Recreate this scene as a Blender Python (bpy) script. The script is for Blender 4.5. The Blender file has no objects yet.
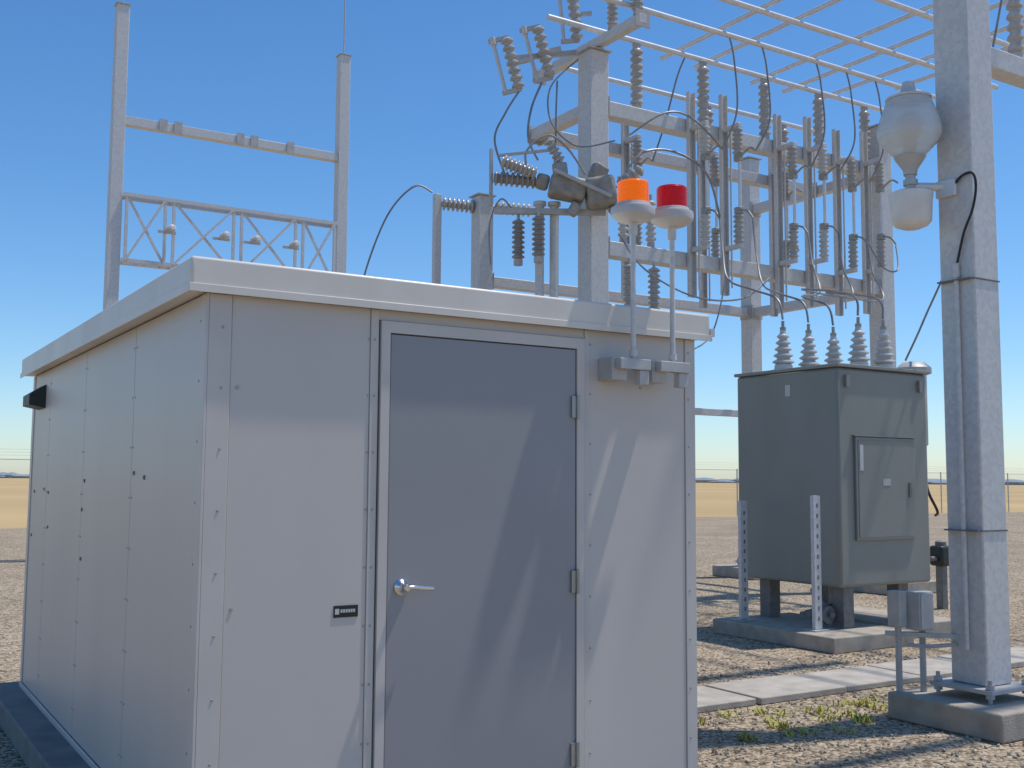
import bpy, bmesh, math, random
from mathutils import Vector, Matrix, Quaternion
random.seed(7)
S=bpy.context.scene
COL=S.collection
# ---------------------------------------------------------------- materials
def nm(name):
    m=bpy.data.materials.new(name); m.use_nodes=True
    return m,m.node_tree.nodes,m.node_tree.links,m.node_tree.nodes["Principled BSDF"]
def mat(name,c1,c2=None,rough=.5,metal=0,scale=8,bump=0,bscale=60,detail=4,kind='noise',stretch=(1,1,1),spec=.5):
    m,n,l,b=nm(name)
    c2=c2 or tuple(x*.85 for x in c1)
    mp=n.new('ShaderNodeMapping'); mp.inputs['Scale'].default_value=stretch
    g=n.new('ShaderNodeNewGeometry')
    l.new(g.outputs['Position'],mp.inputs['Vector'])
    if kind=='noise':
        t=n.new('ShaderNodeTexNoise'); t.inputs['Scale'].default_value=scale; t.inputs['Detail'].default_value=detail; out=t.outputs['Fac']
    else:
        t=n.new('ShaderNodeTexVoronoi'); t.inputs['Scale'].default_value=scale; out=t.outputs['Color']
    l.new(mp.outputs['Vector'],t.inputs['Vector'])
    r=n.new('ShaderNodeValToRGB'); r.color_ramp.elements[0].position=.3; r.color_ramp.elements[1].position=.7
    r.color_ramp.elements[0].color=(*c2,1); r.color_ramp.elements[1].color=(*c1,1)
    l.new(out,r.inputs['Fac']); l.new(r.outputs['Color'],b.inputs['Base Color'])
    b.inputs['Roughness'].default_value=rough; b.inputs['Metallic'].default_value=metal
    b.inputs['Specular IOR Level'].default_value=spec
    if bump:
        t2=n.new('ShaderNodeTexNoise'); t2.inputs['Scale'].default_value=bscale; t2.inputs['Detail'].default_value=3
        l.new(g.outputs['Position'],t2.inputs['Vector'])
        bp=n.new('ShaderNodeBump'); bp.inputs['Strength'].default_value=bump; bp.inputs['Distance'].default_value=.01
        l.new(t2.outputs['Fac'],bp.inputs['Height']); l.new(bp.outputs['Normal'],b.inputs['Normal'])
    return m
M={}
M['galv']=mat('galvanised_steel',(.64,.625,.605),(.57,.557,.54),.5,.1,34,kind='voronoi')
M['galv2']=mat('weathered_galvanised_steel',(.52,.51,.49),(.41,.40,.385),.6,.1,9)
M['alu']=mat('aluminium_tube',(.75,.74,.73),(.65,.64,.63),.4,.3,12)
M['porc']=mat('grey_porcelain',(.48,.46,.435),(.39,.37,.35),.32,0,14)
M['porcb']=mat('brownish_grey_porcelain',(.36,.335,.305),(.27,.25,.225),.3,0,14)
M['porcl']=mat('light_grey_porcelain',(.62,.605,.58),(.53,.515,.49),.3,0,14)
M['cast']=mat('dark_cast_metal',(.23,.22,.205),(.15,.143,.135),.6,.1,16)
M['swbody']=mat('brown_grey_switch_casting',(.36,.33,.29),(.24,.22,.19),.6,.1,11,bump=.3,bscale=40)
M['bronze']=mat('weathered_alloy_fitting',(.42,.40,.36),(.30,.285,.26),.5,.3,30)
M['black']=mat('black_cable_jacket',(.02,.02,.02),(.012,.012,.012),.5)
M['wire']=mat('bare_conductor',(.30,.30,.305),(.21,.21,.215),.5,.3)
M['wall']=mat('painted_wall_panel',(.595,.545,.50),(.53,.485,.445),.4,0,1.1,bump=.05,bscale=8,stretch=(1,1,.3),detail=6)
M['trim']=mat('painted_trim',(.61,.56,.515),(.55,.505,.463),.42,0,3)
M['roof']=mat('painted_roof_fascia',(.76,.70,.62),(.64,.59,.52),.4,0,2.5,stretch=(1,1,.4),bump=.06,bscale=12,detail=7)
M['door']=mat('grey_door_paint',(.315,.31,.32),(.275,.271,.281),.36,0,.9,bump=.04,bscale=6,detail=6)
M['seam']=mat('dark_seam_sealant',(.14,.14,.135),None,.8)
M['rivet']=mat('rivet_metal',(.4,.4,.38),None,.4,.7)
M['chrome']=mat('brushed_chrome',(.75,.75,.75),(.65,.65,.65),.2,1)
M['conc']=mat('concrete',(.48,.42,.34),(.33,.285,.23),.9,0,7,bump=.5,bscale=90,detail=8)
M['slab']=mat('weathered_concrete',(.24,.24,.22),(.15,.155,.145),.9,0,5,bump=.5,bscale=90,detail=8)
M['cover']=mat('concrete_trench_cover',(.52,.465,.39),(.37,.33,.28),.9,0,6,bump=.5,bscale=80,detail=9)
M['xfmr']=mat('grey_green_enamel',(.27,.27,.24),(.235,.235,.208),.45,0,1.8,stretch=(1,1,.4))
M['xfmr2']=mat('grey_green_enamel_panel',(.28,.28,.25),(.245,.245,.218),.45,0,2.2)
M['white']=mat('white_plastic',(.78,.77,.74),(.68,.67,.645),.4)
M['bbase']=mat('grey_beacon_base',(.55,.535,.515),(.48,.465,.45),.4)
M['label']=mat('sticker_white',(.6,.6,.58),None,.5)
M['placard']=mat('black_placard',(.015,.015,.015),None,.4)
M['boxm']=mat('grey_enclosure_paint',(.52,.51,.485),(.43,.42,.40),.45,.1,10)
M['hood']=mat('dark_green_black_paint',(.02,.03,.028),None,.5)
def lensmat(name,c,em):
    m,n,l,b=nm(name)
    t=n.new('ShaderNodeTexNoise'); t.inputs['Scale'].default_value=20
    b.inputs['Roughness'].default_value=.18
    b.inputs['Transmission Weight'].default_value=.25; b.inputs['IOR'].default_value=1.45
    r=n.new('ShaderNodeValToRGB'); r.color_ramp.elements[0].color=(*[x*.8 for x in c],1); r.color_ramp.elements[1].color=(*c,1)
    l.new(t.outputs['Fac'],r.inputs['Fac']); l.new(r.outputs['Color'],b.inputs['Base Color'])
    b.inputs['Emission Color'].default_value=(*c,1); b.inputs['Emission Strength'].default_value=em
    return m
M['orange']=lensmat('orange_lens_plastic',(1.0,.22,.0),.25)
M['red']=lensmat('red_lens_plastic',(.62,.004,.02),.12)
m,n,l,b=nm('milky_ribbed_refractor'); b.inputs['Base Color'].default_value=(.90,.91,.90,1); b.inputs['Roughness'].default_value=.22
b.inputs['Transmission Weight'].default_value=.62; b.inputs['IOR'].default_value=1.15
g=n.new('ShaderNodeNewGeometry'); t=n.new('ShaderNodeTexWave'); t.bands_direction='Z'; t.inputs['Scale'].default_value=9
l.new(g.outputs['Position'],t.inputs['Vector'])
bp=n.new('ShaderNodeBump'); bp.inputs['Strength'].default_value=.25; bp.inputs['Distance'].default_value=.01; l.new(t.outputs['Fac'],bp.inputs['Height']); l.new(bp.outputs['Normal'],b.inputs['Normal'])
M['glass']=m
# gravel
m,n,l,b=nm('gravel'); g=n.new('ShaderNodeNewGeometry')
v=n.new('ShaderNodeTexVoronoi'); v.inputs['Scale'].default_value=42; l.new(g.outputs['Position'],v.inputs['Vector'])
r=n.new('ShaderNodeValToRGB'); e=r.color_ramp.elements; e[0].color=(.18,.135,.09,1); e[0].position=.1; e[1].color=(.64,.52,.38,1); e[1].position=.9
e2=e.new(.5); e2.color=(.42,.335,.24,1)
sep=n.new('ShaderNodeSeparateColor'); l.new(v.outputs['Color'],sep.inputs['Color']); l.new(sep.outputs[0],r.inputs['Fac'])
big=n.new('ShaderNodeTexNoise'); big.inputs['Scale'].default_value=.5; big.inputs['Detail'].default_value=7; l.new(g.outputs['Position'],big.inputs['Vector'])
r2=n.new('ShaderNodeValToRGB'); r2.color_ramp.elements[0].position=.35; r2.color_ramp.elements[1].position=.65
r2.color_ramp.elements[0].color=(.82,.81,.79,1); r2.color_ramp.elements[1].color=(1.05,1.04,1.02,1); l.new(big.outputs['Fac'],r2.inputs['Fac'])
mx=n.new('ShaderNodeMixRGB'); mx.blend_type='MULTIPLY'; mx.inputs[0].default_value=1; l.new(r.outputs['Color'],mx.inputs[1]); l.new(r2.outputs['Color'],mx.inputs[2])
l.new(mx.outputs[0],b.inputs['Base Color']); b.inputs['Roughness'].default_value=.95; b.inputs['Specular IOR Level'].default_value=.15
bp=n.new('ShaderNodeBump'); bp.inputs['Strength'].default_value=1; bp.inputs['Distance'].default_value=.02; bp.invert=True
l.new(v.outputs['Distance'],bp.inputs['Height']); l.new(bp.outputs['Normal'],b.inputs['Normal'])
M['gravel']=m
M['field']=mat('dry_stubble_field',(.60,.42,.20),(.46,.32,.15),.95,0,.03,detail=8,spec=.1)
M['weed']=mat('weed_leaf',(.55,.50,.08),(.36,.36,.05),.7)
M['tree']=mat('haze_tinted_tree_foliage',(.27,.33,.38),(.22,.27,.31),.9,0,.2)  # distance haze painted into the foliage as a blue-grey colour
m,n,l,b=nm('chain_link'); 
tr=n.new('ShaderNodeBsdfTransparent'); ms=n.new('ShaderNodeMixShader'); ms.inputs[0].default_value=.10
b.inputs['Base Color'].default_value=(.5,.5,.5,1); l.new(tr.outputs[0],ms.inputs[1]); l.new(b.outputs[0],ms.inputs[2]); l.new(ms.outputs[0],n['Material Output'].inputs['Surface'])
M['mesh']=m
# ---------------------------------------------------------------- mesh builder
def basis(d):
    d=d.normalized(); a=Vector((0,0,1)) if abs(d.z)<.9 else Vector((1,0,0))
    u=d.cross(a).normalized(); w=d.cross(u).normalized(); return u,w,d
class MB:
    def __init__(s): s.bm=bmesh.new()
    def box(s,x0,x1,y0,y1,z0,z1):
        vs=[s.bm.verts.new(p) for p in ((x0,y0,z0),(x1,y0,z0),(x1,y1,z0),(x0,y1,z0),(x0,y0,z1),(x1,y0,z1),(x1,y1,z1),(x0,y1,z1))]
        for f in ((0,3,2,1),(4,5,6,7),(0,1,5,4),(1,2,6,5),(2,3,7,6),(3,0,4,7)): s.bm.faces.new([vs[i] for i in f])
        return s
    def bar(s,p0,p1,w,h,up=None):
        p0=Vector(p0);p1=Vector(p1);d=(p1-p0).normalized()
        if up is None: up=Vector((0,0,1)) if abs(d.z)<.9 else Vector((0,1,0))
        u=d.cross(up).normalized(); v=u.cross(d).normalized()
        vs=[]
        for p in(p0,p1):
            for a,b in((-1,-1),(1,-1),(1,1),(-1,1)): vs.append(s.bm.verts.new(p+u*a*w/2+v*b*h/2))
        for f in ((0,1,2,3),(7,6,5,4),(0,4,5,1),(1,5,6,2),(2,6,7,3),(3,7,4,0)): s.bm.faces.new([vs[i] for i in f])
        return s
    def lathe(s,p0,d,prof,seg=14):
        p0=Vector(p0); u,w,d=basis(Vector(d)); rings=[]
        for h,r in prof:
            rings.append([s.bm.verts.new(p0+d*h+(u*math.cos(2*math.pi*i/seg)+w*math.sin(2*math.pi*i/seg))*max(r,.0008)) for i in range(seg)])
        for a,b in zip(rings,rings[1:]):
            for i in range(seg): s.bm.faces.new((a[i],a[(i+1)%seg],b[(i+1)%seg],b[i]))
        s.bm.faces.new(rings[0][::-1]); s.bm.faces.new(rings[-1]); return s
    def cyl(s,p0,p1,r0,r1=None,seg=12):
        p0=Vector(p0);p1=Vector(p1); return s.lathe(p0,p1-p0,[(0,r0),((p1-p0).length,r0 if r1 is None else r1)],seg)
    def ins(s,p0,p1,rc,rs,n,seg=14):
        p0=Vector(p0);p1=Vector(p1);L=(p1-p0).length;pt=L/n;pr=[]
        for i in range(n):
            h=i*pt; pr+=[(h,rc),(h+pt*.2,rc),(h+pt*.4,rs),(h+pt*.65,rs*.97),(h+pt*.95,rc)]
        pr.append((L,rc)); return s.lathe(p0,p1-p0,pr,seg)
    def tube(s,pts,r,seg=7,smooth=True):
        P=[Vector(p) for p in pts]
        if smooth and len(P)>2:
            Q=[]
            for i in range(len(P)-1):
                a=P[max(i-1,0)];b=P[i];c=P[i+1];d=P[min(i+2,len(P)-1)]
                for k in range(8):
                    t=k/8; Q.append(.5*((2*b)+(c-a)*t+(2*a-5*b+4*c-d)*t*t+(-a+3*b-3*c+d)*t**3))
            Q.append(P[-1]); P=Q
        u,w,_=basis(P[1]-P[0]); rings=[]; prev=(P[1]-P[0]).normalized()
        for i,p in enumerate(P):
            d=(P[min(i+1,len(P)-1)]-P[max(i-1,0)]).normalized()
            q=prev.rotation_difference(d); u=q@u; w=q@w; prev=d
            rings.append([s.bm.verts.new(p+(u*math.cos(2*math.pi*k/seg)+w*math.sin(2*math.pi*k/seg))*r) for k in range(seg)])
        for a,b in zip(rings,rings[1:]):
            for i in range(seg): s.bm.faces.new((a[i],a[(i+1)%seg],b[(i+1)%seg],b[i]))
        s.bm.faces.new(rings[0][::-1]); s.bm.faces.new(rings[-1]); return s
    def poly(s,verts,faces):
        vs=[s.bm.verts.new(v) for v in verts]
        for f in faces: s.bm.faces.new([vs[i] for i in f])
        return s
    def obj(s,name,m,origin=(0,0,0),bevel=0):
        bmesh.ops.recalc_face_normals(s.bm,faces=s.bm.faces)
        o=Vector(origin)
        for v in s.bm.verts: v.co-=o
        me=bpy.data.meshes.new(name); s.bm.to_mesh(me); s.bm.free()
        me.materials.append(M[m]); me.polygons.foreach_set('use_smooth',[True]*len(me.polygons)); me.set_sharp_from_angle(angle=math.radians(38))
        ob=bpy.data.objects.new(name,me); ob.location=o; COL.objects.link(ob)
        if bevel:
            bv=ob.modifiers.new('bevel','BEVEL'); bv.width=bevel; bv.segments=2; bv.limit_method='ANGLE'
        return ob
class Thing:
    def __init__(s,name,label,cat,loc,group=None):
        s.o=bpy.data.objects.new(name,None); s.o.location=loc; s.o.empty_display_size=.1; COL.objects.link(s.o)
        s.loc=Vector(loc); s.o['label']=label; s.o['category']=cat
        if group: s.o['group']=group
    def part(s,name,mb,m,bevel=0,parent=None,label=None):
        ob=mb.obj(name,m,s.loc,bevel); 
        ob.parent=parent or s.o
        ob.location=(0,0,0)
        if label: ob['label']=label
        return ob
def single(name,mb,m,label,cat,origin,group=None,bevel=0):
    ob=mb.obj(name,m,origin,bevel); ob['label']=label; ob['category']=cat
    if group: ob['group']=group
    return ob
# ---------------------------------------------------------------- setting
g=MB(); 
g.poly([(-4000,-4000,-.012),(4000,-4000,-.012),(4000,4000,-.012),(-4000,4000,-.012)],[(0,1,2,3)])
o=g.obj('field','field'); o['kind']='structure'; o['label']='flat dry golden farm field reaching the horizon'
g=MB(); g.poly([(-20,-15,0),(62,-15,0),(62,37,0),(-20,37,0)],[(0,1,2,3)])
o=g.obj('ground','gravel'); o['kind']='structure'; o['label']='tan crushed gravel covering the substation yard'
g=MB()
for i in range(260):
    a=math.radians(random.uniform(15,108)); R=random.uniform(1300,1500); x=R*math.cos(a);y=R*math.sin(a); w=random.uniform(8,26); h=random.uniform(2,7)
    pr=[(0,w*.9),(h*.5,w),(h*.85,w*.6),(h,w*.15)]
    g.lathe((x,y,0),(0,0,1),pr,7)
o=g.obj('distant_treeline','tree'); o['kind']='stuff'; o['label']='haze-tinted low line of trees along the horizon'; o['category']='trees'
# fence
f=Thing('chain_link_fence','galvanised chain link fence around the gravel yard','fence',(20,37.6,0))
for i in range(28):
    x=-18+i*3; f.part('fence_post',MB().cyl((x,37.6,0),(x,37.6,2.2),.03,seg=8),'galv2')
f.part('top_rail',MB().cyl((-18,37.6,2.15),(63,37.6,2.15),.015,seg=6),'galv2')
for k in range(3): f.part('barbed_wire',MB().cyl((-18,37.68+k*.1,2.28+k*.1),(63,37.68+k*.1,2.28+k*.1),.004,seg=4),'galv2')
f.part('chain_link_mesh',MB().poly([(-18,37.64,.03),(63,37.64,.03),(63,37.64,2.15),(-18,37.64,2.15)],[(0,1,2,3)]),'mesh')
# trench covers
for i in range(26):
    x=3.9+i*.92
    mb=MB().box(x,x+.895+random.uniform(-.01,.01),5.78+random.uniform(-.012,.012),6.36+random.uniform(-.012,.012),.001,.045+random.uniform(0,.012))
    single('trench_cover',mb,'cover','pale concrete cable trench cover set in gravel','trench cover',(x+.45,6.07,0),'row of cable trench covers',.008)
# weeds
for i in range(30):
    x=6.0+random.uniform(-1.3,.6); y=5.3+random.uniform(-.45,.3); mb=MB()
    for k in range(18):
        a=random.uniform(0,6.28); L=random.uniform(.02,.06); c=Vector((x+random.uniform(-.06,.06),y+random.uniform(-.06,.06),0)); t=c+Vector((math.cos(a)*L,math.sin(a)*L,random.uniform(.015,.055)))
        s_=Vector((-math.sin(a),math.cos(a),0))*.006
        mb.poly([c-s_*.5,c+s_*.5,(c+t)/2+s_+Vector((0,0,.01)),t,(c+t)/2-s_+Vector((0,0,.01))],[(0,1,2,3,4)])
    single('weed',mb,'weed','small yellow green weed sprouting from the gravel','weed',(x,y,0),'weeds in the gravel')
mb=MB()
for i in range(3400):
    if i<2900: x=random.uniform(3.9,8.6); y=random.uniform(2.6,7.1)
    else: x=random.uniform(.3,.95); y=random.uniform(3.8,9)
    if 5.75<y<6.4 and x>3.85: continue
    if 6.15<x<7.07 and 4.15<y<5.05: continue
    r=random.uniform(.008,.019); vs=[Vector(p)*r for p in ((1,0,0),(0,1,0),(-1,0,0),(0,-1,0),(0,0,.8),(0,0,-.6))]
    q=Quaternion((random.random(),random.random(),random.random(),random.random())).normalized()
    vs=[q@v*random.uniform(.8,1.2)+Vector((x,y,r*.4)) for v in vs]
    mb.poly(vs,[(0,1,4),(1,2,4),(2,3,4),(3,0,4),(1,0,5),(2,1,5),(3,2,5),(0,3,5)])
o=mb.obj('loose_gravel_stones','conc'); o['kind']='stuff'; o['label']='loose pale stones scattered over the gravel'; o['category']='stones'
# ---------------------------------------------------------------- shed
X0,X1,Y0,Y1=1.19,3.632,4.11,8.32; ZB,ZT=.15,2.31
sh=Thing('equipment_shelter','pale grey metal panelled equipment shelter on concrete slab','shed',(2.4,6.2,0))
sh.part('foundation',MB().box(X0-.2,X1+.12,Y0-.15,Y1+.2,0,.15),'slab',.012)
wl=sh.part('wall',MB().box(X0,X1,Y0,Y1,ZB+.001,ZT+.03),'seam')
def panel_front(x0,x1,name='wall_panel',z0=ZB+.01,z1=ZT-.0):
    return sh.part(name,MB().box(x0,x1,Y0-.006,Y0-.0005,z0,z1),'wall',.002,parent=wl)
panel_front(1.281,1.867); panel_front(2.989,3.578)
sh.part('wall_panel',MB().box(1.905,2.962,Y0-.006,Y0-.0005,2.265,ZT),'wall',.002,parent=wl)
ys=[4.165,5.256,5.262,6.426,6.432,7.606,7.612,8.25]
for i in range(0,8,2):
    sh.part('wall_panel',MB().box(X0-.006,X0-.0005,ys[i],ys[i+1],ZB+.01,ZT),'wall',.002,parent=wl)
for b_ in ((X0-.012,X0-.0005,Y0-.012,Y0+.05),(X0,1.279,Y0-.012,Y0-.0005),(3.58,X1+.012,Y0-.012,Y0-.0005),(X1+.0005,X1+.012,Y0,Y0+.06),(X0-.012,X0-.0005,8.255,Y1+.012),(1.868,1.904,Y0-.012,Y0-.0005),(2.963,2.988,Y0-.012,Y0-.0005)):
    sh.part('corner_trim',MB().box(*b_,ZB,ZT-.002),'trim',.002)
sh.part('base_flashing',MB().box(X0-.02,X1+.02,Y0-.02,Y0-.013,ZB,ZB+.035),'trim',.002)
sh.part('base_flashing',MB().box(X0-.02,X0-.013,Y0-.012,Y1,ZB,ZB+.035),'trim',.002)
rv=MB()
z=.3
while z<2.26:
    for x in (1.245,1.886,1.86,3.0,3.6): rv.lathe((x,Y0-.0055 if x in(1.86,3.0) else Y0-.0118,z+(.06 if x>1.9 else 0)),(0,-1,0),[(0,.006),(.003,.0045),(.0035,.001)],6)
    for y in (4.19,5.235,5.285,6.405,6.455,7.585,7.635): rv.lathe((X0-.0055,y,z+.03),(-1,0,0),[(0,.006),(.003,.0045),(.0035,.001)],6)
    z+=.235
sh.part('rivet',rv,'rivet').__setitem__('kind','stuff')
for (y,z) in ((6.36,1.58),(6.38,1.15),(6.40,1.42),(7.53,1.5),(7.5,1.28),(8.1,1.5),(8.15,1.2),(5.2,1.62),(5.0,1.6),(7.7,1.52)):
    sh.part('wall_bolt',MB().lathe((X0-.005,y,z),(-1,0,0),[(0,.011),(.006,.010),(.008,.005)],10),'cast')
for (x,z) in ((1.31,1.95),(1.31,1.1),(3.3,2.05),(3.07,2.1)):
    sh.part('wall_bolt',MB().lathe((x,Y0-.005,z),(0,-1,0),[(0,.008),(.005,.007)],8),'rivet')
FO=.05
roof=sh.part('roof',MB().box(X0-.085,X1+.085,Y0-FO,Y1+.085,2.318,2.44),'roof',.012)
for b_ in ((X0-.092,X1+.092,Y0-FO-.006,Y0-FO-.0005),(X0-.092,X0-.0855,Y0-FO,Y1+.09)):
    sh.part('drip_edge',MB().box(*b_,2.303,2.335),'roof',.002,parent=roof)
sh.part('gutter_outlet',MB().box(X1+.086,X1+.115,Y0-.05,Y0-.0,2.33,2.37),'roof',.002,parent=roof)
# door
frm=MB().box(1.912,1.953,Y0-.022,Y0-.0005,ZB+.005,2.262).box(2.913,2.956,Y0-.022,Y0-.0005,ZB+.005,2.262).box(1.9531,2.9129,Y0-.022,Y0-.0005,2.213,2.262)
frm.box(1.9531,2.9129,Y0-.022,Y0-.0005,ZB+.005,ZB+.03)
sh.part('door_frame',frm,'trim')
dr=sh.part('door',MB().box(1.958,2.908,Y0-.016,Y0-.001,ZB+.036,2.208),'door',.003)
hd=MB().lathe((2.022,Y0-.0165,1.155),(0,-1,0),[(0,.034),(.008,.034),(.014,.026),(.03,.013),(.05,.012),(.056,.016),(.064,.012)],20)
hd.tube([(2.022,Y0-.073,1.155),(2.05,Y0-.076,1.157),(2.10,Y0-.072,1.152),(2.145,Y0-.064,1.148)],.0095,10)
sh.part('handle',hd,'chrome',parent=dr)
for z in (1.94,1.14,.37):
    h=MB().cyl((2.912,Y0-.031,z-.055),(2.912,Y0-.031,z+.055),.009,seg=10).box(2.88,2.911,Y0-.028,Y0-.0162,z-.05,z+.05)
    sh.part('hinge',h,'rivet',parent=dr)
pl=sh.part('name_plate',MB().box(1.728,1.833,Y0-.0095,Y0-.0063,1.045,1.092),'placard')
pm=MB().box(1.733,1.751,Y0-.0108,Y0-.0096,1.058,1.08)
for i in range(6): pm.box(1.757+i*.011,1.765+i*.011,Y0-.0108,Y0-.0096,1.064,1.077)
sh.part('plate_marking',pm,'label',parent=pl).__setitem__('kind','stuff')
hm=MB().poly([(X0-.006,7.8,2.22),(X0-.006,8.08,2.22),(X0-.006,8.08,2.06),(X0-.006,7.8,2.06),(X0-.11,7.8,2.15),(X0-.11,8.08,2.15),(X0-.11,8.08,2.08),(X0-.11,7.8,2.08)],[(0,1,2,3),(4,5,6,7),(0,1,5,4),(3,2,6,7),(0,4,7,3),(1,5,6,2)])
sh.part('vent_hood',hm,'hood')
# ---------------------------------------------------------------- beacons
for bx,c,zb,lab in ((3.155,'orange',2.82,'orange warning beacon on conduit bracketed to the shelter'),(3.395,'red',2.83,'red warning beacon on conduit bracketed to the shelter')):
    by=3.975
    t=Thing('warning_beacon',lab,'beacon',(bx,by,2.1),'warning beacons on the shelter')
    t.part('pole',MB().lathe((bx,by,2.12),(0,0,1),[(0,.0125),(.06,.0125),(.061,.019),(.09,.019),(.091,.0125),(zb-2.18,.0125),(zb-2.179,.021),(zb-2.12,.021)],14),'galv')
    t.part('bracket',MB().box(bx-.09,bx+.09,by-.022,by+.02,2.12,2.17),'galv2',.003)
    t.part('mounting_foot',MB().box(bx-.11,bx-.02,by+.0205,Y0-.0065,2.07,2.175),'galv2',.003)
    t.part('mounting_foot',MB().box(bx+.03,bx+.085,by-.012,by+.03,2.05,2.119),'galv2',.003)
    t.part('beacon_base',MB().lathe((bx,by,zb),(0,0,1),[(0,.045),(.008,.07),(.025,.096),(.032,.103),(.06,.106),(.07,.103),(.075,.088),(.09,.083)],28),'bbase')
    pr=[(0,.078)]
    for i in range(9): h=.006+i*.011; pr+=[(h,.078),(h+.004,.0755),(h+.008,.078)]
    pr+=[(.112,.072),(.118,.05),(.12,.01)]
    t.part('lens',MB().lathe((bx,by,zb+.0905),(0,0,1),[(a*.95,r_*.96) for a,r_ in pr],28),c)
# ---------------------------------------------------------------- steel yard structure
def column(x,y,zt,s,label,pad=.5,zp=.18):
    t=Thing('steel_column',label,'column',(x,y,0),'galvanised columns of the bus structure')
    h=s/2
    t.part('shaft',MB().box(x-h,x+h,y-h,y+h,zp+.09,zt),'galv',.012)
    t.part('base_plate',MB().box(x-h-.1,x+h+.1,y-h-.1,y+h+.1,zp+.06,zp+.088),'galv2',.003)
    for a in(-1,1):
        for b in(-1,1):
            px,py=x+a*(h+.06),y+b*(h+.06)
            t.part('anchor_bolt',MB().lathe((px,py,zp-.02),(0,0,1),[(0,.014),(.05,.014),(.051,.028),(.078,.028),(.079,.014),(.11,.014),(.111,.028),(.138,.028),(.139,.014),(.17,.014)],8),'galv2')
    t.part('footing',MB().box(x-pad,x+pad,y-pad,y+pad,0,zp),'conc',.015)
    t.part('cap_plate',MB().box(x-h-.03,x+h+.03,y-h-.03,y+h+.03,zt+.001,zt+.02),'galv2')
    return t
column(6.61,4.6,7.1,.27,'thick galvanised square column carrying the yard light',.43)
column(7.9,10.75,7.0,.28,'galvanised square column with fuse cutouts on top')
column(13.3,10.75,7.0,.27,'galvanised square column behind the transformer')
column(13.3,13.5,7.2,.25,'galvanised square column in the rear row')
column(7.9,13.5,5.75,.24,'short galvanised square column in the rear row')
single('steel_post',MB().box(7.22,7.32,13.68,13.78,0,5.75),'galv','slim galvanised post beside the short column','post',(7.27,13.73,0),None,.005)
def beam(p0,p1,w=.15,lab='galvanised horizontal beam bolted between steel columns'):
    p0=Vector(p0);p1=Vector(p1)
    t=Thing('steel_beam',lab,'beam',p0,'horizontal beams of the bus structure')
    t.part('web',MB().bar(p0,p1,w,w),'galv',.008)
    d=(p1-p0).normalized(); 
    t.part('end_plate',MB().bar(p0+d*.001,p0+d*.015,w+.09,w+.09),'galv2',0)
    t.part('end_plate',MB().bar(p1-d*.015,p1-d*.001,w+.09,w+.09),'galv2',0)
beam((8.045,10.75,6.3),(13.16,10.75,6.3),.19)
beam((8.045,10.75,4.5),(13.16,10.75,4.5),.19)
beam((8.025,13.5,4.5),(13.17,13.5,4.5))
beam((13.3,10.89,6.3),(13.3,13.37,6.3)); beam((13.3,10.89,4.5),(13.3,13.37,4.5))
beam((7.9,10.895,6.3),(7.9,12.1,6.3)); beam((7.98,12.02,6.3),(13.22,12.02,6.3),.16)
beam((7.9,9.75,7.10),(7.9,12.0,7.10),.12,'galvanised crossarm on top of the column')
beam((6.75,4.6,4.63),(10.5,4.6,4.63),.15)
beam((6.61,2.9,7.22),(6.61,7.0,7.22),.2,'galvanised crossarm on top of the column')
beam((5.6,6.0,7.42),(10.4,6.0,7.42),.16); beam((5.6,3.6,7.42),(10.4,3.6,7.42),.16)
beam((13.3,9.2,6.8),(13.3,10.6,6.8),.12)
beam((9.9,13.5,2.75),(13.17,13.5,2.75),.11)
# bus tubes
def bus(p0,p1,r=.035): single('bus_tube',MB().cyl(p0,p1,r,seg=12),'alu','straight aluminium bus tube on porcelain insulators','bus tube',p0,'aluminium bus tubes')
for y,xa,xb in ((10.75,7.2,13.6),(9.95,7.4,13.8),(9.2,7.6,14.0),(12.02,8.3,13.4),(8.2,9.6,14.2)): bus((xa,y,7.32),(xb,y,7.32))
for x in (9.4,10.0,11.1,11.75,12.45,13.05): bus((x,3.5,7.42),(x,11.2 if x<13 else 10.2,7.42),.032)
def post_ins(x,y,z0,z1,mm='porc',r=.085,n=8):
    t=Thing('post_insulator','ribbed grey porcelain post insulator standing on a steel beam','insulator',(x,y,z0),'post insulators on the bus structure')
    t.part('porcelain',MB().ins((x,y,z0+.05),(x,y,z1-.05),r*.65,r,n),mm)
    t.part('metal_cap',MB().lathe((x,y,z1-.05),(0,0,1),[(0,r*.6),(.05,r*.6),(.0505,r*.7),(.062,r*.7)]),'galv2')
    t.part('metal_base',MB().cyl((x,y,z0),(x,y,z0+.05),r*.8),'galv2')
for x in (8.6,9.75,10.9,12.0,13.0): post_ins(x,10.75,6.4,7.27,'porc')
for x in (9.0,11.0,12.6): post_ins(x,12.02,6.385,7.27,'porc')
for x in (13.3,): post_ins(x,9.95,6.87,7.27,'porc',.085,4); post_ins(x,9.3,6.87,7.27,'porc',.085,4)
for y in (9.85,10.35): post_ins(7.9,y,7.17,7.6,'porc',.07,5)
for x in (6.2,7.0,10.0): post_ins(x,6.0,7.5,8.1)
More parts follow.
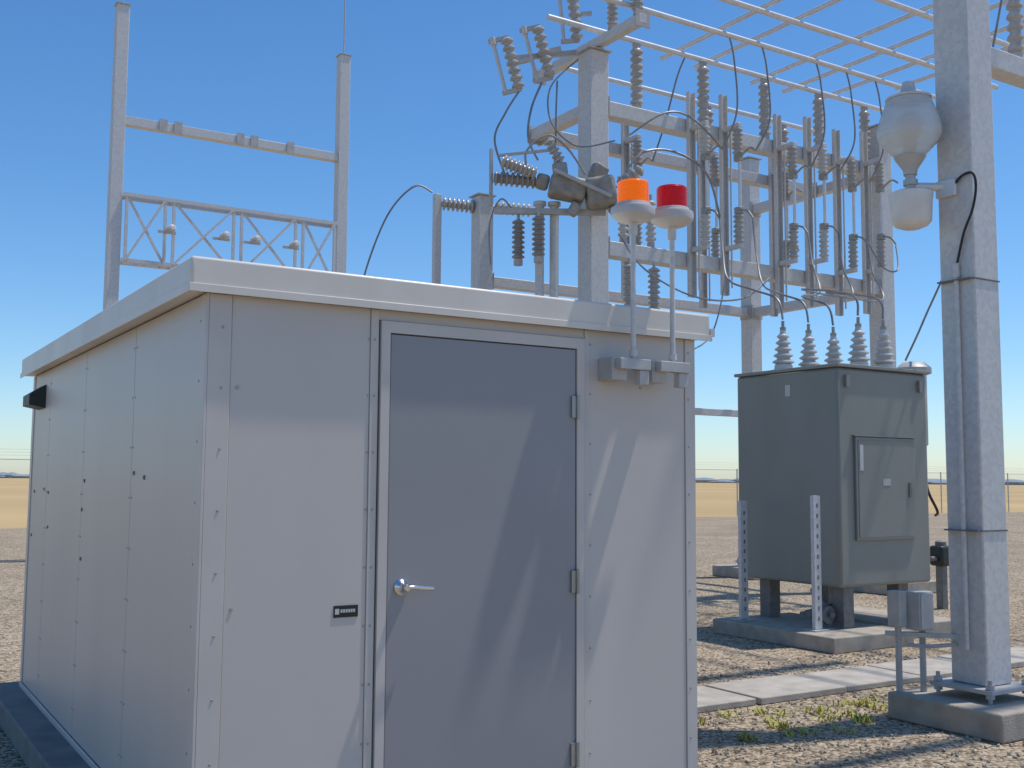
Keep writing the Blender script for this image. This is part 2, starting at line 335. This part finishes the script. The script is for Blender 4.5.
# vertical disconnect switches
def disc(x,y,z0=4.25,flip=-1,mm='porc',off=.30,H=2.75):
    t=Thing('disconnect_switch','upright disconnect switch with stacked grey insulators on steel channel','switch',(x,y,z0),'disconnect switches on the bus structure')
    mb=MB(); P=[(-.055,0),(.055,0),(.055,-.06),(.045,-.06),(.045,-.012),(-.045,-.012),(-.045,-.06),(-.055,-.06)]
    V=[(x+a,y+b,z) for z in (z0,z0+H) for a,b in P]; n_=8
    mb.poly(V,[(0,1,4,5),(1,2,3,4),(5,6,7,0),(8,9,12,13),(9,10,11,12),(13,14,15,8)]+[(i,(i+1)%n_,(i+1)%n_+n_,i+n_) for i in range(n_)])
    t.part('channel',mb,'galv')
    e=y+flip*off
    for zz in (z0+.62,z0+2.25):
        t.part('bracket',MB().box(x-.035,x+.035,e-.05,y-.0135,zz-.03,zz+.03),'galv',.006)
    t.part('insulator',MB().ins((x,e,z0+.651),(x,e,z0+1.05),.045,.07,6),mm)
    t.part('insulator',MB().ins((x,e,z0+1.85),(x,e,z0+2.219),.045,.07,6),mm)
    t.part('clamp',MB().box(x-.045,x+.045,e-.06,e+.04,z0+1.051,z0+1.14),'bronze',.01)
    t.part('clamp',MB().box(x-.045,x+.045,e-.06,e+.04,z0+1.76,z0+1.849),'bronze',.01)
    t.part('blade',MB().cyl((x,e-.03,z0+1.141),(x,e-.03,z0+1.759),.022),'alu')
    t.part('operating_arm',MB().cyl((x+.08,y-.08,z0+.1),(x+.08,y-.08,z0+2.3),.013),'galv')
    t.part('terminal',MB().tube([(x,e-.06,z0+1.82),(x+.02,e-.2,z0+1.9),(x+.03,e-.3,z0+1.84)],.014,6),'bronze')
    t.part('terminal',MB().tube([(x,e-.06,z0+1.10),(x-.02,e-.2,z0+1.04),(x-.02,e-.28,z0+.94)],.014,6),'bronze')
XS=(9.4,9.98,11.0,11.6,12.2,12.8)
for i,x in enumerate(XS): disc(x,10.64,4.0+(i%2)*.08,-1,'porc' if i%3 else 'porcl')
for x in (9.3,10.75,12.2): disc(x,11.92,4.15,-1,'porc')
def arrester(x,y,z0,z1,mm='porcl',r=.08,n=8):
    t=Thing('surge_arrester','ribbed grey surge arrester fixed to the steel structure','surge arrester',(x,y,z0),'surge arresters')
    t.part('housing',MB().ins((x,y,z0+.03),(x,y,z1-.03),r*.6,r,n),mm)
    t.part('terminal',MB().cyl((x,y,z1-.029),(x,y,z1+.05),.02),'galv2')
    t.part('metal_base',MB().cyl((x,y,z0-.04),(x,y,z0+.029),r*.7),'galv2')
for x,y in ((8.35,10.6),(8.75,10.6)): arrester(x,y,3.72,4.34,'porc')
for x in (8.35,8.8): arrester(x,10.72,4.64,5.25,'porcl',.07,7)
for x,y in ((6.95,11.0),(7.06,10.72)): arrester(x,y,4.25,4.8,'porcb')
for x,y in ((7.17,10.86),(7.33,10.78)):
    single('steel_post',MB().lathe((x,y,0),(0,0,1),[(0,.055),(4.95,.055),(4.951,.08),(5.0,.08)],14),'galv','round galvanised pipe post under the switch','post',(x,y,0),'round pipe posts')
# big switch body at the column
t=Thing('load_break_switch','brown grey load break switch clustered at column side','switch',(7.5,10.55,4.95))
ax=Vector((.86,-.5,0)); c=Vector((7.46,10.48,5.1)); Z=Vector((0,0,1)); F=Vector((-.5,-.86,0))
t.part('housing',MB().bar(c-ax*.34+Z*.06,c+ax*.10-Z*.02,.32,.26),'swbody',.045)
t.part('housing',MB().bar(c+ax*.105-Z*.06,c+ax*.46-Z*.0,.36,.36),'swbody',.05)
t.part('housing',MB().bar(c-ax*.5+Z*.12,c-ax*.345+Z*.08,.2,.17),'swbody',.04)
t.part('bushing_cap',MB().bar(c-ax*.2+Z*.19,c-ax*.22+Z*.34,.16,.12),'bronze',.02)
t.part('bushing_cap',MB().bar(c+ax*.22+Z*.13,c+ax*.3+Z*.32,.2,.14),'swbody',.03)
t.part('bushing_cap',MB().bar(c+ax*.0-Z*.16,c-ax*.08-Z*.3,.14,.12),'bronze',.02)
t.part('bushing_cap',MB().bar(c+ax*.42-Z*.19,c+ax*.52-Z*.3,.14,.12),'bronze',.02)
t.part('lever',MB().bar(c-ax*.3+F*.19+Z*.2,c+ax*.4+F*.2-Z*.12,.05,.04),'galv2')
for k,(o1,o2) in enumerate(((.14,.10),(.32,.17))):
    t.part('insulator',MB().ins(c-ax*(1.02-.1*k)+Z*o1+F*.1*k,c-ax*.505+Z*o2+F*.08*k,.055,.09,8),'porc' if k else 'porcb')
t.part('insulator',MB().ins(c-ax*.2+Z*.35,c-ax*.36+Z*.62,.035,.07,5),'porc')
t.part('insulator',MB().ins(c+ax*.5+Z*.1,c+ax*.8+Z*.28,.035,.075,4),'porc')
t.part('mounting_arm',MB().bar(c+ax*-.95+Vector((0,.12,-.24)),c+ax*.42+Vector((0,.12,-.24)),.07,.07),'galv2')
t.part('mounting_arm',MB().bar(c+ax*-1.05-Z*.2,c+ax*-1.05+Z*.5,.035,.035),'galv2')
t.part('mounting_arm',MB().bar(c+ax*-.95+Z*.42,c+ax*-.3+Z*.5,.03,.03),'galv2')
t.part('linkage',MB().tube([c-ax*.6+Z*.2,c-ax*.62+Z*.48,c-ax*.35+Z*.68,c-ax*.1+Z*.5,c+ax*.1+Z*.2],.014,6),'bronze')
for a,b,q,lab in (((7.33,13.7,5.62),(7.78,13.55,5.6),(7.3,13.71,5.62),'ribbed horizontal insulator between slim post and column'),((8.06,13.4,5.6),(8.5,13.1,5.55),(8.0,13.42,5.6),'ribbed horizontal insulator between column and switch')):
    t=Thing('strain_insulator',lab,'insulator',a)
    t.part('porcelain',MB().ins(a,b,.05,.10,7),'porc')
    t.part('fitting',MB().cyl(q,a,.03),'galv2')
# fuse cutouts
def cutout(x,y,z,tilt,lab='grey porcelain fuse cutout tilted off the crossarm'):
    t=Thing('fuse_cutout',lab,'fuse cutout',(x,y,z),'fuse cutouts on the crossarm')
    r_=Vector((.848,-.53,0)); ax=(Vector((0,0,1))-r_*tilt).normalized(); pn=ax.cross(Vector((.53,.848,0))).normalized()
    c=Vector((x,y,z)); a=c-ax*.34; b=c+ax*.34
    t.part('insulator',MB().ins(a,b,.045,.08,7),'porc')
    off=pn*.17
    t.part('fuse_tube',MB().lathe(a+off,b-a,[(0,.024),(.62,.024),(.621,.04),(.72,.04)],12),'porcl')
    for p,q in ((a-pn*.03,a+off+pn*.04),(b-pn*.03,b+off+pn*.06),(c,c-pn*.22)): t.part('bracket',MB().bar(p,q,.04,.05),'galv2')
cutout(6.88,11.05,6.75,.25); cutout(7.28,10.95,6.95,.25); cutout(7.75,10.95,7.55,.1); cutout(8.0,9.9,7.75,-.2)
t=Thing('cutout_crossarm','galvanised angle arm holding fuse cutouts','beam',(7.4,11.1,7.0))
t.part('arm',MB().bar((6.95,11.1,6.85),(7.81,11.0,7.08),.06,.06),'galv2')
# ---------------------------------------------------------------- cables
def wire(pts,r=.011,m='wire',lab='slack grey conductor looping between switchgear terminals'):
    mb=MB().tube(pts,r,6); single('power_cable',mb,m,lab,'cable',pts[0],'cables of the switchyard')
wire([(6.95,11.0,6.4),(6.78,11.05,6.1),(6.66,11.1,5.75),(6.78,11.0,5.25)],.014)
wire([(7.25,10.95,6.55),(7.1,10.95,6.2),(7.02,10.9,5.8),(7.1,10.8,5.5)],.014)
wire([(7.45,10.9,6.6),(7.4,10.85,6.2),(7.36,10.8,5.8),(7.3,10.75,5.3)])
wire([(7.7,10.8,6.9),(7.35,10.9,6.5),(7.3,10.8,6.0),(7.55,10.6,5.7),(7.9,10.3,5.75)])
wire([(7.2,13.75,5.78),(6.95,13.85,5.85),(6.6,14,5.4),(6.3,14.1,4.5),(6.25,14.1,3.9)],.015)
wire([(8.0,10.4,5.2),(8.3,10.3,5.65),(8.8,10.25,5.75),(9.2,10.1,5.5),(9.38,10.05,4.95)],.015)
wire([(8.2,10.4,5.9),(8.6,10.2,6.2),(9.0,10.15,6.2),(9.42,10.04,5.85)],.013)
for i,(x,xb,yb) in enumerate(((9.38,8.75,8.4),(9.96,9.15,8.4),(10.98,9.55,8.4),(11.58,9.2,7.75),(12.18,9.6,7.75))):
    wire([(x,10.06,4.94+(i%2)*.08),(x-.1,9.9,4.5),(x-.3,9.6,4.05),(xb+.1,(yb+9.5)/2,3.8),(xb+.02,yb+.1,3.62),(xb,yb,3.38)],.013)
    wire([(x+.05,10.04,5.84+(i%2)*.08),(x+.12,9.85,6.3),(x+.15,9.92,7.0),(x+.1,9.95,7.3)],.012)
wire([(12.2,10.06,4.95),(12.3,9.9,4.6),(12.6,9.9,4.6),(12.78,10.06,5.0)],.012)
wire([(9.33,11.32,5.99),(9.45,11.2,6.5),(9.5,11.0,7.1),(9.45,10.78,7.3)],.012)
wire([(8.3,10.6,3.68),(8.35,10.5,3.4),(8.8,10.4,3.2),(9.5,10.4,3.45),(9.9,10.5,4.3)],.010)
wire([(7.95,10.3,4.6),(8.2,10.1,4.15),(8.8,9.9,3.85),(9.6,9.9,3.9),(10.4,10.2,4.3)],.012)
wire([(6.9,11.0,4.85),(6.7,11.0,5.0),(6.6,11.1,4.7),(6.62,11.1,4.2)],.010)
wire([(10.02,7.8,2.95),(10.1,7.6,3.4),(10.0,7.1,4.2),(9.7,6.5,5.6),(9.6,6.0,7.3)],.012,'wire','grey cable rising from the transformer')
wire([(7.7,4.3,7.0),(7.75,4.2,5.6),(7.73,4.25,4.6),(7.95,4.3,3.9),(8.0,4.3,3.1)],.014,'black','black cable hanging beside the column')
post_ins(7.25,4.6,4.71,5.3,'porc',.06,6)
# far H-frame
hx1,hx2,hy=4.44,9.23,22.0
t=Thing('takeoff_frame','tall galvanised H frame with truss crossarm and whip','pylon',((hx1+hx2)/2,hy,0))
for x in (hx1,hx2):
    t.part('leg',MB().box(x-.12,x+.12,hy-.12,hy+.12,0,11.05),'galv',.008)
    t.part('cap',MB().box(x-.14,x+.14,hy-.14,hy+.14,11.052,11.07),'galv2')
t.part('lightning_mast',MB().cyl((hx1+.0,hy,11.07),(hx1,hy,13.6),.015,seg=6),'galv2')
t.part('lightning_mast',MB().cyl((hx2+.0,hy,11.07),(hx2,hy,14.6),.015,seg=6),'galv2')
t.part('crossbeam',MB().box(hx1+.121,hx2-.121,hy-.09,hy+.09,8.61,8.79),'galv',.006)
for x in (5.3,5.6,6.9,7.2,8.0): t.part('crossbeam_clamp',MB().box(x-.08,x+.08,hy-.12,hy-.0905,8.59,8.84),'galv2')
tr=MB(); zt,zb=7.18,5.86
for y in (hy-.16,hy+.16):
    for z in (zt,zb): tr.bar((hx1+.13,y,z),(hx2-.13,y,z),.07,.07)
xs=[hx1+.2,hx1+.95,hx1+1.12,hx1+2.35,hx1+2.52,hx1+3.7,hx1+3.87,hx2-.2]
for x in xs: 
    tr.bar((x,hy-.16,zb),(x,hy-.16,zt),.055,.055); tr.bar((x,hy-.16,zt),(x,hy+.16,zt),.03,.03); tr.bar((x,hy-.16,zb),(x,hy+.16,zb),.03,.03)
for a,b in zip(xs,xs[1:]):
    if b-a>.4:
        tr.bar((a,hy-.185,zb),(b,hy-.185,zt),.045,.045); tr.bar((a,hy-.135,zt),(b,hy-.135,zb),.045,.045)
t.part('truss',tr,'galv')
for x in (hx1+1.0,hx1+2.1,hx1+2.75,hx1+3.6):
    t.part('insulator',MB().ins((x,hy-.22,6.55),(x+.05,hy-.42,6.57),.04,.08,4),'porcl')
    t.part('clamp',MB().bar((x-.2,hy-.24,6.5),(x+.15,hy-.24,6.5),.04,.05),'galv2')
# ---------------------------------------------------------------- transformer
tx0,tx1,ty0,ty1,tz0,tz1=8.49,9.88,7.43,8.86,.56,2.76
t=Thing('transformer','grey green pad mounted transformer with porcelain bushings','transformer',((tx0+tx1)/2,(ty0+ty1)/2,.15))
t.part('tank',MB().box(tx0,tx1,ty0,ty1,tz0,tz1),'xfmr',.03)
t.part('lid',MB().box(tx0-.02,tx1+.03,ty0-.03,ty1+.02,tz1+.001,tz1+.035),'xfmr2',.006)
cab=t.part('control_cabinet',MB().box(8.71,9.62,ty0-.03,ty0-.001,1.02,2.06),'xfmr2',.006)
t.part('cabinet_door',MB().box(8.74,9.59,ty0-.036,ty0-.0305,1.05,2.03),'xfmr',.003,parent=cab)
t.part('latch',MB().box(9.5,9.54,ty0-.05,ty0-.0365,1.45,1.6),'cast',parent=cab)
t.part('rain_lip',MB().box(8.68,9.65,ty0-.045,ty0-.001,2.065,2.078),'xfmr2',parent=cab)
t.part('warning_label',MB().box(8.76,8.81,ty0-.039,ty0-.0365,1.72,1.98),'label',parent=cab)
t.part('warning_label',MB().box(tx0-.004,tx0-.001,8.06,8.13,2.5,2.62),'label')
t.part('name_plate',MB().box(9.1,9.22,ty0-.039,ty0-.0365,1.57,1.64),'galv2',parent=cab)
for a in (tx0+.1,tx1-.16): t.part('lifting_lug',MB().box(a,a+.05,ty0-.035,ty0-.001,2.56,2.68),'xfmr')
for (x,y) in ((8.75,8.4),(9.15,8.4),(9.55,8.4),(9.2,7.75),(9.6,7.75)):
    mb=MB(); pr=[]; n_=5
    for i in range(n_):
        h=.09+i*.07; rs=.12-.013*i; rc=.075-.009*i; pr+=[(h,rc),(h+.022,rs),(h+.036,rs*.95),(h+.055,rc)]
    mb.lathe((x,y,tz1+.03),(0,0,1),[(0,.13),(.03,.13),(.035,.10),(.085,.095)]+pr+[(.47,.03)],16)
    b_=t.part('bushing',mb,'porcl')
    t.part('terminal',MB().lathe((x,y,tz1+.5),(0,0,1),[(0,.035),(.03,.035),(.031,.018),(.1,.018)],12),'bronze',parent=b_)
t.part('side_tank',MB().lathe((10.05,7.72,2.0),(0,0,1),[(0,.12),(.02,.135),(.78,.135),(.80,.19),(.86,.19),(.92,.12),(.94,.02)],22),'boxm')
for x,y in ((8.6,7.5),(8.6,8.5),(9.5,7.55),(9.5,8.5)): t.part('leg',MB().box(x,x+.15,y,y+.15,.151,.559),'cast')
t.part('drain_valve',MB().cyl((8.35,7.75,.28),(8.75,7.75,.33),.045).lathe((8.5,7.6,.28),(0,1,0),[(0,.09),(.03,.1),(.06,.09)],14).cyl((8.5,7.55,.28),(8.6,7.9,.5),.03),'cast')
t.part('conduit',MB().tube([(9.95,7.6,2.0),(9.97,7.55,1.7),(9.96,7.5,1.5),(10.1,7.5,1.3),(10.2,7.6,1.25)],.015),'black')
single('concrete_pad',MB().box(8.0,9.15,7.1,8.75,0,.15),'conc','low concrete pad beneath the transformer','concrete pad',(8.5,7.9,0),None,.012)
single('concrete_pad',MB().box(9.3,10.3,7.4,8.75,0,.15),'conc','low concrete pad beneath the transformer','concrete pad',(9.8,8.0,0),None,.012)
for x,y,zt_ in ((8.25,7.55,1.47),(8.19,8.5,1.40)):
    t=Thing('bollard_channel','slotted galvanised channel post beside the transformer','post',(x,y,.15),'slotted posts beside the transformer')
    t.part('channel',MB().box(x-.05,x+.05,y-.045,y,.165,zt_),'galv',.006)
    sl=MB(); z=.25
    while z<zt_-.05: sl.box(x-.010,x+.010,y-.048,y-.0452,z,z+.04); z+=.1
    t.part('slot',sl,'cast').__setitem__('kind','stuff')
    t.part('foot_plate',MB().box(x-.1,x+.1,y-.09,y+.08,.151,.164),'galv2')
# ---------------------------------------------------------------- yard light
lx,ly=6.27,4.80
t=Thing('yard_light','pale glass yard light on arm clamped to steel column','lamp',(lx,ly,3.3))
outer=[(0,.10),(.05,.145),(.10,.19),(.14,.212),(.19,.217),(.27,.20),(.35,.17),(.405,.15)]
t.part('refractor',MB().lathe((lx,ly,3.87),(0,0,1),outer+[(.406,.14)]+[(h,r_-.012) for h,r_ in outer[-2:0:-1]]+[(.004,.088)],36),'glass')
t.part('bulb',MB().lathe((lx,ly,3.87),(0,0,1),[(0,.04),(.12,.05),(.18,.085),(.26,.085),(.32,.05),(.33,.005)],18),'white')
t.part('reflector_cone',MB().lathe((lx,ly,3.74),(0,0,1),[(0,.045),(.04,.05),(.09,.085),(.129,.108)],36),'boxm')
t.part('cap',MB().lathe((lx,ly,4.277),(0,0,1),[(0,.155),(.015,.157),(.03,.09),(.06,.055),(.1,.045),(.13,.04),(.14,.01)],24),'galv')
t.part('ballast_housing',MB().lathe((lx,ly,3.36),(0,0,1),[(0,.06),(.02,.11),(.05,.135),(.2,.142),(.23,.148),(.25,.148),(.265,.11)],28),'white')
t.part('neck',MB().lathe((lx,ly,3.626),(0,0,1),[(0,.035),(.04,.035),(.041,.05),(.08,.05),(.081,.035),(.113,.035)],14),'boxm')
t.part('arm',MB().cyl((lx+.02,ly-.01,3.66),(6.475,4.68,3.66),.03),'alu')
t.part('clamp',MB().box(6.44,6.474,4.57,4.73,3.58,3.70),'alu',.008)
t.part('supply_cable',MB().tube([(6.455,4.6,3.64),(6.45,4.52,3.70),(6.45,4.44,3.70),(6.44,4.41,3.6),(6.44,4.44,3.45),(6.45,4.52,3.3),(6.453,4.58,3.1)],.009),'black')
t=Thing('conduit','grey conduit strapped down the steel column','conduit',(6.44,4.5,.3))
t.part('pipe',MB().lathe((6.452,4.59,.5),(0,0,1),[(0,.017),(2.5,.017),(2.501,.024),(2.6,.024)]),'galv')
for z in (2.98,1.28): t.part('strap',MB().box(6.432,6.4745,4.47,4.73,z,z+.010).box(6.46,6.745,4.458,4.4645,z,z+.010),'cast')
t=Thing('junction_box','pair of grey electrical enclosures on conduit risers','electrical box',(6.3,4.9,0))
e1=t.part('enclosure',MB().box(6.205,6.285,4.93,5.03,.62,.86),'boxm',.006)
e2=t.part('enclosure',MB().box(6.30,6.44,4.84,4.96,.60,.86),'boxm',.006)
t.part('cover',MB().box(6.31,6.43,4.825,4.8395,.61,.85),'alu',.003,parent=e2)
t.part('riser',MB().cyl((6.25,4.98,.0),(6.25,4.98,.62),.022),'galv2'); t.part('riser',MB().cyl((6.40,4.9,.0),(6.40,4.9,.60),.022),'galv2')
t.part('riser',MB().tube([(6.27,4.93,.5),(6.35,4.8,.5),(6.47,4.68,.52)],.014),'galv2')
t.part('bracket',MB().bar((6.2,5.05,.57),(6.5,4.66,.57),.04,.03),'galv2')
# yard items beyond the column
for (x,y,h_,w_,lab) in ((14.3,8.75,.95,.34,'dark low equipment cabinet on short pedestal'),(12.1,8.95,.80,.22,'small dark valve box on short pedestal')):
    t=Thing('valve_cabinet',lab,'electrical box',(x,y,0),'low cabinets in the yard')
    t.part('pedestal',MB().box(x-.05,x+.05,y-.05,y+.05,0,h_*.68),'cast',.004)
    t.part('cabinet',MB().box(x-w_/2,x+w_/2,y-.1,y+.1,h_*.68+.001,h_),'hood',.03)
    t.part('pipe',MB().cyl((x-w_,y,h_*.8),(x-w_/2-.001,y,h_*.8),.03),'cast')
    t.part('cap',MB().lathe((x,y,h_+.001),(0,0,1),[(0,.07),(.05,.07),(.07,.03)],12),'cast')
# ---------------------------------------------------------------- camera, light
cam=bpy.data.cameras.new('camera'); co=bpy.data.objects.new('camera',cam); COL.objects.link(co)
cam.lens=38; cam.sensor_width=36; cam.clip_end=9000; cam.clip_start=.05
R=Matrix.Rotation(math.radians(-32),4,'Z')@Matrix.Rotation(math.radians(95.08),4,'X')@Matrix.Rotation(math.radians(.4),4,'Z')
co.matrix_world=Matrix.Translation((0,0,1.6))@R
S.camera=co
sd=Vector((.40,-.112,1.1)).normalized()
su=bpy.data.lights.new('sun','SUN'); su.energy=3.5; su.angle=math.radians(1.2); su.color=(1,.95,.87)
so=bpy.data.objects.new('sun',su); COL.objects.link(so); so.rotation_mode='QUATERNION'; so.rotation_quaternion=sd.to_track_quat('Z','Y'); so.location=(5,-5,20)
w=bpy.data.worlds.new('World'); S.world=w; w.use_nodes=True
bg=w.node_tree.nodes['Background']; sk=w.node_tree.nodes.new('ShaderNodeTexSky'); sk.sky_type='NISHITA'; sk.sun_disc=False
sk.sun_elevation=math.asin(sd.z); sk.sun_rotation=math.atan2(sd.x,sd.y); sk.altitude=300; sk.air_density=1.0; sk.dust_density=.4; sk.ozone_density=3.6
hs=w.node_tree.nodes.new('ShaderNodeHueSaturation'); hs.inputs['Saturation'].default_value=1.2; hs.inputs['Hue'].default_value=.496
mt=w.node_tree.nodes.new('ShaderNodeMixRGB'); mt.blend_type='MULTIPLY'; mt.inputs[0].default_value=1; mt.inputs[2].default_value=(.86,.94,1.04,1)
w.node_tree.links.new(sk.outputs[0],hs.inputs['Color']); w.node_tree.links.new(hs.outputs[0],mt.inputs[1]); w.node_tree.links.new(mt.outputs[0],bg.inputs['Color']); bg.inputs['Strength'].default_value=.145
S.view_settings.view_transform='Standard'; S.view_settings.look='None'; S.view_settings.exposure=0
